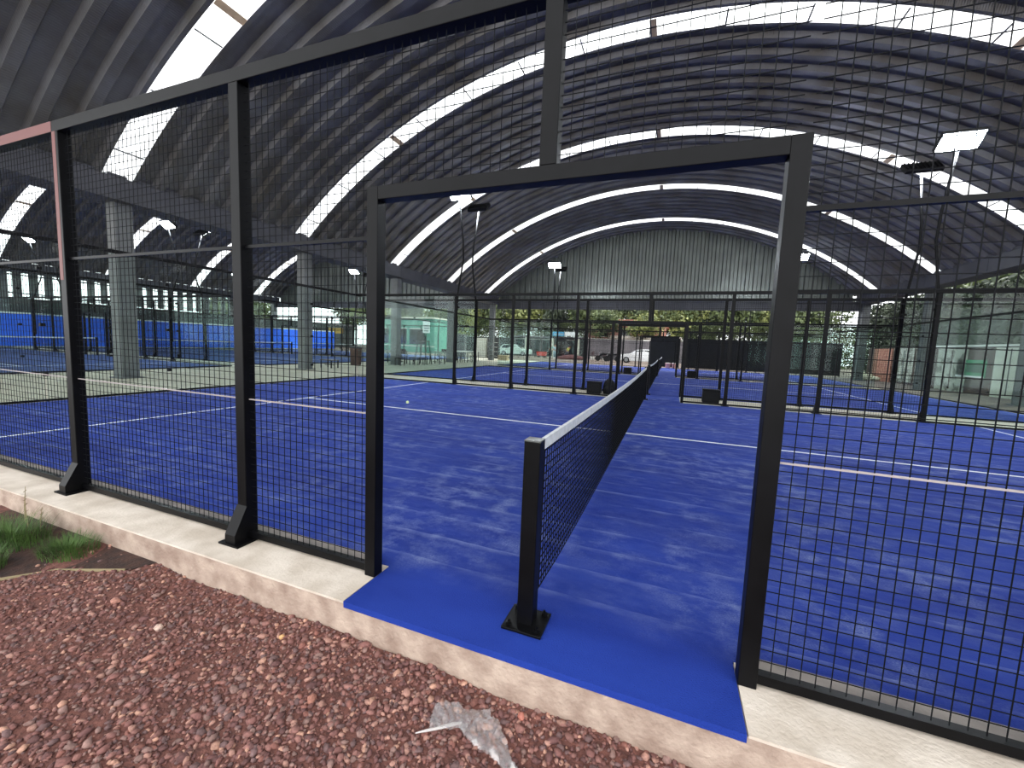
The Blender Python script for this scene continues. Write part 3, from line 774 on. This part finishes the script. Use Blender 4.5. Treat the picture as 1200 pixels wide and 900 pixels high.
def car(name, loc, rz, paint, lb, cat='car', L=4.3):
    r = empty(name, loc, rz); W = .86
    s = L / 4.3
    body = [(-2.15, .35), (-2.12, .75), (-1.95, .9), (-1.0, .98), (-.35, 1.42), (.3, 1.5), (1.5, 1.48), (2.0, 1.0), (2.13, .9), (2.15, .4), (2.05, .25), (-2.05, .25)]
    mb = MB(); rings = []
    for y, k, zz in ((-W, .97, 0), (-W * .98, 1, .0), (W * .98, 1, 0), (W, .97, 0)):
        rings.append([(x * k * s, y * (1 if z < 1 else .86), .25 + (z - .25) * (k if z > 1 else 1)) for x, z in body])
    mb.tube_rings(rings); mb.build('body', paint, r, bevel=.03)
    for sy in (-1, 1):
        gl = MB(); y = sy * W * .885
        gl.prism([(-.85 * s, 1.0), (-.3 * s, 1.36), (.35 * s, 1.4), (.35 * s, 1.0)], 'y', y - .02, y + .02)
        gl.prism([(.45 * s, 1.0), (.45 * s, 1.4), (1.4 * s, 1.38), (1.75 * s, 1.0)], 'y', y - .02, y + .02)
        gl.build('side_window', M['glassd'], r)
        for x in (-1.35, 1.35):
            wb = MB(); c = Vector((x * s, sy * (W - .08), .32))
            rings = []
            for q, rr in ((-.1, .30), (-.08, .32), (.08, .32), (.1, .30)):
                rings.append([(c.x + rr * math.cos(2 * PI * k / 20), c.y + q, c.z + rr * math.sin(2 * PI * k / 20)) for k in range(20)])
            wb.tube_rings(rings); w = wb.build('wheel', M['rubber'], r)
            hb = MB(); rings = []
            for q, rr in ((.1, .19), (.115, .17)):
                rings.append([(c.x + rr * math.cos(2 * PI * k / 16), c.y + sy * q, c.z + rr * math.sin(2 * PI * k / 16)) for k in range(16)])
            hb.tube_rings(rings); hb.build('hubcap', M['chrome'], w)
    wb = MB(); wb.add([(-1.0 * s - .02, -.66, 1.0), (-1.0 * s - .02, .66, 1.0), (-.38 * s - .03, .6, 1.42), (-.38 * s - .03, -.6, 1.42)], [(0, 1, 2, 3)]); wb.build('windscreen', M['glassd'], r)
    for sy in (-1, 1): MB().box(-2.17 * s, -2.1 * s, sy * .6 - .16, sy * .6 + .16, .62, .78).build('headlight', M['coping'], r)
    tag(r, lb, cat); return r
car('car', (-2.35, 44, -.02), 0, M['carw'], 'white car parked by the grey wall beyond the courts')
r = car('car', (-18.9, 50, -.02), PI, M['carg'], 'pale car seen through the glass in front of the dark building')
def motorbike(loc, lb):
    r = empty('motorcycle', loc)
    for x in (-.62, .62):
        wb = MB(); rings = []
        for q, rr in ((-.05, .27), (-.03, .31), (.03, .31), (.05, .27)):
            rings.append([(x + rr * math.cos(2 * PI * k / 18), q, .31 + rr * math.sin(2 * PI * k / 18)) for k in range(18)])
        wb.tube_rings(rings); wb.build('wheel', M['rubber'], r)
    MB().tube([(-.5, 0, .5), (-.25, 0, .72), (0, 0, .82), (.2, 0, .78), (.55, 0, .82), (.75, 0, .88)], [.08, .14, .15, .1, .11, .05], 10).build('body', M['dark'], r, smooth=True)
    MB().tube([(-.62, 0, .31), (-.42, 0, .95)], .03, 6).build('fork', M['chrome'], r)
    MB().tube([(-.3, -.35, 1.02), (-.42, 0, .97), (-.3, .35, 1.02)], .018, 6).build('handlebar', M['chrome'], r)
    MB().tube([(0, 0, .3), (.1, 0, .5)], [.16, .14], 8).build('engine', M['greyd'], r)
    tag(r, lb, 'motorcycle', 'motorcycles by the grey wall'); return r
m1 = motorbike((-5.45, 45, -.02), 'dark motorcycle parked closest to the white car')
m2 = copy_tree(m1); m2.location = (-6.5, 45.6, -.02); m2.rotation_euler = (0, 0, .5); m2['label'] = 'dark motorcycle parked farther from the white car, beside the planters'
def planter(loc, lb):
    r = empty('planter', loc); MB().lathe([(.18, 0), (.25, .02), (.3, .34), (.33, .35), (.33, .4)], 0, 0, 12).build('pot', M['coping'], r)
    mb = MB(); rd = random.Random(3)
    for _ in range(120):
        a = rd.uniform(0, 6.28); t = rd.uniform(0, .3); h = rd.uniform(.4, 1.0); p = Vector((t * math.cos(a), t * math.sin(a), h)); d = Vector((math.cos(a), math.sin(a), .5)) * .12; q = Vector((-math.sin(a), math.cos(a), 0)) * .04
        mb.add([p - q, p + q, p + d], [(0, 1, 2)])
    mb.build('plant', M['maroon'], r); tag(r, lb, 'planter', 'planters along the grey wall'); return r
p1 = planter((-8.2, 48.5, -.02), 'tall reddish plant in white pot, leftmost of the row by the grey wall')
for x, lb in [(-7.5, 'reddish plant in white pot, middle of the row by the grey wall'), (-6.75, 'reddish plant in white pot closest to the motorcycles')]:
    p = copy_tree(p1); p.location = (x, 48.5, -.02); p.scale = (.9, .9, .7); p['label'] = lb
r = empty('cart', (-14.4, 47.5, -.02)); r.scale = (.7, .7, .75); MB().prism([(-.75, .3), (.75, .3), (.9, .95), (-.9, .95)], 'y', -.4, .4).build('tray', M['red'], r)
for x in (-.5, .5): MB().tube([(x, -.3, .2), (x, .3, .2)], .2, 12).build('wheel', M['rubber'], r)
MB().tube([(.85, 0, .9), (1.25, 0, 1.05)], .03, 6).build('handle', M['greyd'], r)
tag(r, 'red cart with sloping tray in front of the dark building', 'cart')
mb = MB(); rings = []
for q, z in ((1.9, 0), (1.6, .25), (1.0, .45), (.35, .55)): rings.append([(q * math.cos(2 * PI * k / 20) * (1 + .08 * math.sin(3 * k)), .6 * q * math.sin(2 * PI * k / 20), z) for k in range(20)])
mb.tube_rings(rings); o = mb.build('soil_heap', M['maroon'], smooth=True); o.location = (-10.2, 46, -.02); tag(o, 'low dark maroon earth mound in front of the grey wall', 'earth mound')

# people far behind: one skinned body each, clothes as children
def chain(name, pts, edges, rad, m, parent, root=0):
    me = bpy.data.meshes.new(name); me.from_pydata(pts, edges, []); me.materials.append(m)
    o = bpy.data.objects.new(name, me); C.objects.link(o); o.parent = parent
    md = o.modifiers.new('skin', 'SKIN')
    for i, sv in enumerate(me.skin_vertices[0].data): sv.radius = (rad[i], rad[i]); sv.use_root = (i == root)
    s = o.modifiers.new('sub', 'SUBSURF'); s.levels = 1; s.render_levels = 2
    return o
def person(loc, rz, shirt, trousers, lb, lean=0, cap=None):
    r = empty('person', loc, rz)
    def L(x, y, z):                                    # lean the trunk forward (toward -y) above the hip
        if z > .92: d = z - .92; return (x, y - d * math.sin(lean), .92 + d * math.cos(lean))
        return (x, y, z)
    pts = [(0, 0, .95), L(0, 0, 1.15), L(0, 0, 1.38), L(0, 0, 1.5), L(0, -.01, 1.6), L(0, -.01, 1.70)]
    ed = [(0, 1), (1, 2), (2, 3), (3, 4), (4, 5)]; rad = [.13, .12, .14, .055, .09, .08]
    for s in (-1, 1):
        k = len(pts); pts += [L(s * .18, 0, 1.4), L(s * .23, .02, 1.14), L(s * .24, -.12, .93), L(s * .24, -.18, .87)]
        ed += [(2, k), (k, k + 1), (k + 1, k + 2), (k + 2, k + 3)]; rad += [.055, .042, .03, .035]
        k = len(pts); pts += [(s * .09, 0, .88), (s * .11, -.02, .5), (s * .12, .02, .08), (s * .12, -.12, .04)]
        ed += [(0, k), (k, k + 1), (k + 1, k + 2), (k + 2, k + 3)]; rad += [.085, .055, .04, .035]
    chain('body', pts, ed, rad, M['skin'], r)
    sp = [L(0, 0, .98), L(0, 0, 1.15), L(0, 0, 1.38)]; se = [(0, 1), (1, 2)]; sr = [.155, .145, .165]
    for s in (-1, 1): k = len(sp); sp += [L(s * .18, 0, 1.4), L(s * .225, .01, 1.2)]; se += [(2, k), (k, k + 1)]; sr += [.075, .06]
    chain('shirt', sp, se, sr, shirt, r)
    tp = [(0, 0, .93)]; te = []; tr = [.15]
    for s in (-1, 1): k = len(tp); tp += [(s * .09, 0, .85), (s * .11, -.02, .5), (s * .12, .02, .12)]; te += [(0, k), (k, k + 1), (k + 1, k + 2)]; tr += [.1, .072, .055]
    chain('trousers', tp, te, tr, trousers, r)
    hp = L(0, .01, 1.72); mb = MB(); rings = []
    for q, z in ((.1, -.06), (.115, 0), (.1, .06), (.04, .1)): rings.append([(hp[0] + q * math.cos(2 * PI * k / 12), hp[1] + q * math.sin(2 * PI * k / 12), hp[2] + z) for k in range(12)])
    mb.tube_rings(rings); mb.build('cap' if cap else 'hair', cap or M['hair'], r, smooth=True)
    for s in (-1, 1): MB().box(s * .12 - .05, s * .12 + .05, -.2, .06, 0, .09).build('shoe', M['white'], r, bevel=.02)
    tag(r, lb, 'person'); return r
person((-14.2, 51, -.02), .2, M['tealsh'], M['greyd'], 'person in teal shirt and white cap standing behind the red cart', 0, M['white'])
person((-12.45, 46.5, -.02), -.3, M['pblue'], M['pblue'], 'person in pale blue clothes and white shoes standing before the dark building')
person((-10.9, 46, -.02), 1.2, M['yshirt'], M['navy'], 'person in yellow-green shirt leaning forward by the earth mound', .7)

# teal building, kiosk, lit menu board
r = empty('teal_building', (0, 42, 0))
MB().box(-36.5, -26.6, 0, 5, -.02, 4.2).build('wall', M['teal'], r); MB().box(-36.8, -26.4, -.3, 5.2, 4.2, 4.35).build('roof', M['cream'], r)
for x in (-35.6, -32.9, -30.2): w = MB().box(x, x + 2.2, -.05, 0, 1.0, 2.9).build('window', M['glassd'], r); MB().box(x - .05, x + 2.25, -.1, -.02, 2.9, 3.0).build('window_head', M['coping'], w)
MB().box(-36.5, -26.6, -.08, 0, .75, .85).build('band', M['coping'], r)
tag(r, 'teal green building seen through the glass behind the tables', 'building')
r = empty('menu_board', (-25.6, 38.6, 0)); MB().box(-.42, .42, -.06, .06, 2.35, 3.7).build('panel', M['white'], r)
for z in (2.55, 2.85, 3.15): MB().box(-.25, .3, -.07, -.06, z, z + .09).build('slot', M['greyd'], r)
MB().box(-.04, .04, -.04, .04, -.02, 2.35).build('post', M['greyd'], r)
tag(r, 'upright white board with dark bars on a post beside the teal building', 'sign')

# shed row, cabinets behind the tables
def cabinet(loc, w, h, m, lb, slats=0):
    r = empty('cabinet', loc); MB().box(-w / 2, w / 2, -.25, .25, 0, h).build('body', m, r, bevel=.01)
    for s in (-1, 1): MB().box(min(0, s * w / 2) + .02, max(0, s * w / 2) - .02, -.27, -.25, .05, h - .05).build('door', m, r)
    for k in range(slats): MB().box(-w / 2 + .05, w / 2 - .05, -.285, -.27, .2 + k * (h - .3) / slats, .24 + k * (h - .3) / slats).build('slat', M['coping'], r)
    tag(r, lb, 'cabinet')
cabinet((-17.6, 36.5, -.02), 1.3, 2.0, M['cream'], 'cream louvred cabinet behind the tables', 5)
cabinet((-16.2, 36.5, -.02), 1.2, 2.1, M['greyd'], 'dark grey shelf cabinet with pale strips behind the tables', 4)
cabinet((-20.3, 36.5, -.02), 1.7, 2.3, M['grey'], 'wide grey metal cabinet behind the tables', 0)
r = empty('cardboard_box', (-13.2, 31.9, 0)); MB().box(-.42, .42, -.3, .3, 0, .45).build('body', M['board_shadow'], r); MB().box(-.42, .42, -.03, .03, .45, .46).build('tape', M['cream'], r)
tag(r, 'tan cardboard box on the concrete near the corner of the last courts', 'box')

# aisle furniture
def table(loc, w, d, h, top, lb, group='tables in the concrete aisle', rz=0):
    r = empty('table', loc, rz); MB().box(-w / 2, w / 2, -d / 2, d / 2, h - .04, h).build('tabletop', top, r, bevel=.006)
    for sx in (-1, 1):
        for sy in (-1, 1): MB().box(sx * (w / 2 - .05) - .02, sx * (w / 2 - .05) + .02, sy * (d / 2 - .05) - .02, sy * (d / 2 - .05) + .02, 0, h - .04).build('leg', M['dark'], r)
    MB().box(-w / 2 + .07, w / 2 - .07, -.015, .015, .12, .15).build('stretcher', M['dark'], r)
    tag(r, lb, 'table', group); return r
table((-14.9, 18.6, 0), 1.5, .75, .76, M['tableg'], 'dark table beside the thick grey column')
table((-13.1, 20.6, 0), .8, .7, .78, M['tableg'], 'small dark table with pale top edge next to the tall high chair')
table((-13.6, 24.6, 0), 1.6, .8, .78, M['coping'], 'white topped table between the two far columns')
table((-14.2, 26.9, 0), 1.6, .8, .78, M['coping'], 'white topped table deepest in the aisle')
table((-14.0, 12.7, 0), .7, .5, .38, M['tableg'], 'low dark side table by the column facing the front court')
def stool(loc):
    r = empty('stool', loc)
    MB().box(-.2, .2, -.2, .2, .4, .44).build('seat', M['dark'], r, bevel=.01)
    for sx in (-1, 1):
        for sy in (-1, 1): MB().box(sx * .17 - .015, sx * .17 + .015, sy * .17 - .015, sy * .17 + .015, 0, .4).build('leg', M['dark'], r)
    return r
s0 = None
for (x, y, lb) in [(-13.3, 17.0, 'low black framed stool nearest the thick grey column'), (-13.2, 18.2, 'low black framed stool, middle one in front of the dark table'), (-12.95, 18.8, 'low black framed stool closest to the tall high chair'), (-13.0, 23.6, 'black stool before the white topped table'), (-13.3, 26.1, 'black stool deepest in the aisle')]:
    if s0 is None: s0 = s = stool((x, y, 0))
    else: s = copy_tree(s0); s.location = (x, y, 0)
    tag(s, lb, 'stool', 'black framed stools')
def chair(loc, rz):
    r = empty('chair', loc, rz)
    MB().box(-.21, .21, -.21, .21, .43, .46).build('seat', M['dark'], r, bevel=.01)
    MB().box(-.21, .21, .19, .22, .6, .88).build('backrest', M['dark'], r, bevel=.01)
    for sx in (-1, 1):
        MB().box(sx * .19 - .015, sx * .19 + .015, -.2, -.17, 0, .43).build('leg', M['dark'], r)
        MB().box(sx * .19 - .015, sx * .19 + .015, .17, .2, 0, .88).build('leg', M['dark'], r)
    return r
c0 = chair((-15.2, 19.4, 0), .3); tag(c0, 'black chair behind the dark table beside the column', 'chair', 'black chairs in the aisle')
for (x, y, rz, lb) in [(-14.2, 18.3, -.2, 'black chair facing the stools'), (-14.9, 24.3, .1, 'black chair behind the white topped table'), (-14.6, 25.8, 2.9, 'black chair between the two white topped tables')]:
    c = copy_tree(c0); c.location = (x, y, 0); c.rotation_euler = (0, 0, rz); c['label'] = lb
r = empty('umpire_chair', (-13.5, 19.6, 0))
MB().box(-.3, .3, -.25, .25, 1.36, 1.42).build('seat', M['tableg'], r)
for sx in (-1, 1):
    for sy in (-1, 1): MB().bar((sx * .42, sy * .32, 0), (sx * .25, sy * .2, 1.36), .04).build('leg', M['dark'], r)
for z in (.35, .7, 1.05): MB().box(-.36, .36, -.3, -.26, z, z + .03).build('rung', M['dark'], r)
MB().box(-.3, -.27, -.25, .25, 1.42, 2.0).build('backrest', M['dark'], r); MB().box(.1, .3, -.25, -.2, 1.42, 1.7).build('armrest', M['dark'], r)
tag(r, 'tall black umpire chair standing in the aisle between two columns', 'umpire chair')
r = empty('bin', (-14.9, 15.4, 0)); MB().lathe([(.24, 0), (.27, .03), (.29, .8), (.31, .82), (.31, .88)], 0, 0, 16).build('body', M['brown'], r, smooth=True); MB().lathe([(.3, .88), (.28, .95), (.1, .99)], 0, 0, 16).build('lid', M['greyd'], r)
tag(r, 'brown waste bin in the aisle behind the doorway post', 'bin')

# red house, low shed, trees
r = empty('house', (-4.6, 58, -.02)); MB().box(-6, 4.5, 0, 6, 0, 4.6).build('wall', M['roofred'], r)
MB().prism([(-6.4, 4.6), (4.9, 4.6), (1.2, 5.6), (-2.8, 5.6)], 'y', -.3, 6.3).build('roof', M['brick'], r)
for x in (-4.6, -1.6, 1.6): w = MB().box(x, x + 1.4, -.06, 0, 3.2, 4.4).build('window', M['glassd'], r); MB().box(x - .08, x + 1.48, -.1, -.02, 3.1, 3.2).build('sill', M['coping'], w)
MB().box(-3, 6.5, -2.0, -.1, 2.9, 3.25).build('awning', M['housew'], r)
tag(r, 'pinkish red house showing through the trees above the grey wall', 'house')
r = empty('shed', (-50, 45, -.02)); MB().box(-9, 3.6, 0, 5, 0, 3.3).build('wall', M['greyd'], r); MB().box(-9.3, 3.9, -.3, 5.3, 3.3, 3.5).build('roof', M['grey'], r); MB().box(-3, -1, -.05, 0, 0, 2.1).build('door', M['grey'], r)
tag(r, 'low grey shed beyond the far end of the blue wall', 'shed')

def crown_mesh(seed, m, n=2600, leaf=.22):
    rd = np.random.default_rng(seed); blobs = [(rd.uniform(-1.3, 1.3), rd.uniform(-1.1, 1.1), rd.uniform(-1.2, 1.2), rd.uniform(.9, 1.5)) for _ in range(9)]
    vs, fs = [], []
    for i in range(n):
        bx, by, bz, br = blobs[rd.integers(9)]; d = rd.normal(size=3); d /= np.linalg.norm(d); q = br * rd.uniform(.55, 1.05)
        p = np.array([bx, by, bz]) + d * q; u = rd.normal(size=3); u /= np.linalg.norm(u); w = np.cross(u, d + .2 * rd.normal(size=3)); w /= np.linalg.norm(w) + 1e-6
        s = leaf * rd.uniform(.5, 1.1); o = len(vs); vs += [tuple(p - u * s), tuple(p + w * s * .5), tuple(p + u * s), tuple(p - w * s * .5)]; fs.append((o, o + 1, o + 2, o + 3))
    me = bpy.data.meshes.new('crown'); me.from_pydata(vs, [], fs); me.materials.append(m); return me
crowns = [crown_mesh(i, M[k]) for i, k in enumerate(('leaf1', 'leaf2', 'leaf3', 'leaf2', 'leaf1'))]
tk = MB(); tk.tube([(0, 0, 0), (.05, 0, 1.2), (-.05, .05, 2.6), (.05, 0, 4.2)], [.2, .16, .12, .06], 8)
for a in range(5): tk.tube([(0, 0, 2.2 + a * .3), (.7 * math.cos(a * 1.3), .7 * math.sin(a * 1.3), 3.3 + a * .35), (1.3 * math.cos(a * 1.3), 1.3 * math.sin(a * 1.3), 4.1 + a * .3)], [.07, .05, .02], 6)
trunk0 = tk.build('trunk', M['bark']); C.objects.unlink(trunk0)
looks = ['olive green tree', 'yellow-green tree', 'dark green tree', 'yellowish dense tree', 'olive loose tree']
def tree(x, y, ci, s, sz, z, lb, hedge=False):
    r = empty('tree', (x, y, -.02)); t = bpy.data.objects.new('trunk', trunk0.data); C.objects.link(t); t.parent = r; t.scale = (s / 2, s / 2, z / 4.2)
    c = bpy.data.objects.new('crown', crowns[ci]); C.objects.link(c); c.parent = r; c.location = (0, 0, z); c.scale = (s, s, sz); c.rotation_euler = (0, 0, (x * 7 + y) % 6)
    tag(r, lb, 'tree', 'trees beyond the halls')
spots = []
nb = 17
for i in range(nb):
    x = -34 + i * 3.35; ci = (1, 4, 0, 3, 1, 2, 0)[i % 7]
    spots.append((x, 67 + (i * 37 % 5), ci, 1.65, 1.9, 5.9 + (i * 13 % 5) * .35))
place = ['behind the teal building', 'beside the teal building', 'above the menu board', 'over the far tables', 'over the cabinets', 'above the pale parked car', 'behind the dark glazed building', 'above the blue sign', 'above the white sign', 'over the planters', 'over the motorcycles', 'behind the red house', 'next to the red house', 'above the narrow black screen', 'over the long black screen', 'above the end of the black screen', 'near the back corner column']
for (x, y, ci, s, sz, z), pl in zip(spots, place):
    tree(x, y, ci, s, sz, z, '%s standing %s' % (looks[ci], pl))
side = ['beyond the cream double door', 'beyond the green banner', 'beyond the weathered panels', 'beyond the brick wall part', 'at the back corner beyond the brown wall', 'beyond the brown wall, closest to the gravel']
for i, (x, y, ci, s, sz, z) in enumerate([(18.5, 19.5, 3, 1.5, 1.6, 4.6), (17.5, 24.5, 2, 1.4, 1.5, 4.1), (18.5, 29.5, 4, 1.5, 1.6, 4.4), (17.5, 34.5, 2, 1.4, 1.5, 3.9), (18.5, 40, 0, 1.5, 1.4, 3.6), (19, 14, 1, 1.6, 1.7, 5.0)]):
    tree(x, y, ci, s, sz, z, '%s %s' % (looks[ci], side[i]))
for (x, y, ci, sz, z, pl) in [(-46, 30, 0, 1.3, 3.4, 'beyond the blue wall, near the middle of its length'), (-55, 41, 4, 1.5, 4.0, 'beyond the low grey shed'), (-7.5, 55.5, 4, 1.0, 4.6, 'in front of the red house at its end towards the signs'), (-2.6, 55.5, 3, .9, 4.5, 'in front of the middle of the red house')]:
    tree(x, y, ci, 1.1 if y > 50 else 1.3, sz, z, '%s %s' % (looks[ci], pl))
for i, (x, y) in enumerate([(-61, 66), (-54.5, 68), (-48, 66), (-42.5, 69), (-37.5, 65)]):
    tree(x, y, (0, 1, 4, 3, 0)[i], 1.8, 1.9, 6.2, ['olive tree highest above the yellow strip', 'yellow-green tree above the gap before the teal building', 'loose olive tree above the near corner of the teal building', 'yellowish tree above the middle of the teal building roof', 'olive tree above the menu board side of the teal building'][i])
def hedge(x0, x1, y0, y1, z0, z1, m, lb, seed):
    rd = np.random.default_rng(seed); n = int((x1 - x0 + y1 - y0) * 850); vs, fs = [], []
    P_ = np.stack([rd.uniform(x0, x1, n), rd.uniform(y0, y1, n), rd.uniform(z0, z1, n)], 1)
    for p in P_:
        u = rd.normal(size=3); u /= np.linalg.norm(u); w = np.cross(u, rd.normal(size=3)); w /= np.linalg.norm(w) + 1e-6; s = rd.uniform(.09, .2); o = len(vs)
        vs += [tuple(p - u * s), tuple(p + w * s * .5), tuple(p + u * s), tuple(p - w * s * .5)]; fs.append((o, o + 1, o + 2, o + 3))
    me = bpy.data.meshes.new('hedge'); me.from_pydata(vs, [], fs); me.materials.append(m); o = bpy.data.objects.new('hedge', me); C.objects.link(o)
    tag(o, lb, 'hedge', None, 'stuff')
hedge(14.4, 16.0, 4, 38, -.02, 5.4, M['leaf3'], 'dense dark green hedge rising behind the brown wall', 5)
hedge(-45, 30, 64.8, 66.3, -.02, 5.6, M['leaf1'], 'long olive hedge closing the view below the tree crowns', 6)

# ------------------------------------------------------------------ camera, light, view
w = bpy.data.worlds.new('sky'); bpy.context.scene.world = w; w.use_nodes = True
bg = w.node_tree.nodes['Background']; bg.inputs[0].default_value = (.96, .98, 1.0, 1); bg.inputs[1].default_value = 2.8
sl = bpy.data.lights.new('sun', 'SUN'); sl.energy = 2.6; sl.angle = math.radians(3); sl.color = (1, .95, .85)
so = bpy.data.objects.new('sun', sl); C.objects.link(so)
d = Vector((.55, .42, .95)); so.rotation_euler = d.to_track_quat('Z', 'Y').to_euler()

yaw, pitch, roll, fpx = -0.3639395613624575, -0.0948834977064917, 0.04043817417631399, 478.76022645004554
f = Vector((math.sin(yaw) * math.cos(pitch), math.cos(yaw) * math.cos(pitch), math.sin(pitch)))
rt = Vector((math.cos(yaw), -math.sin(yaw), 0)); up = rt.cross(f)
c, s = math.cos(roll), math.sin(roll); r2 = c * rt + s * up; u2 = -s * rt + c * up
cam = bpy.data.cameras.new('camera'); cam.sensor_fit = 'HORIZONTAL'; cam.sensor_width = 36; cam.lens = fpx / 1200 * 36; cam.clip_start = .05; cam.clip_end = 300
co = bpy.data.objects.new('camera', cam); C.objects.link(co)
mw = Matrix(((r2.x, u2.x, -f.x, 0.5661045223443918), (r2.y, u2.y, -f.y, -1.853034198117529), (r2.z, u2.z, -f.z, 1.37509244320722), (0, 0, 0, 1)))
co.matrix_world = mw
sc = bpy.context.scene; sc.camera = co
sc.view_settings.view_transform = 'Standard'; sc.view_settings.look = 'None'; sc.view_settings.gamma = 1; sc.view_settings.use_curve_mapping = False
sc.view_settings.exposure = 0.25
sc.cycles.use_denoising = True; sc.cycles.max_bounces = 10; sc.cycles.transparent_max_bounces = 48; sc.cycles.diffuse_bounces = 5; sc.cycles.sample_clamp_indirect = 6
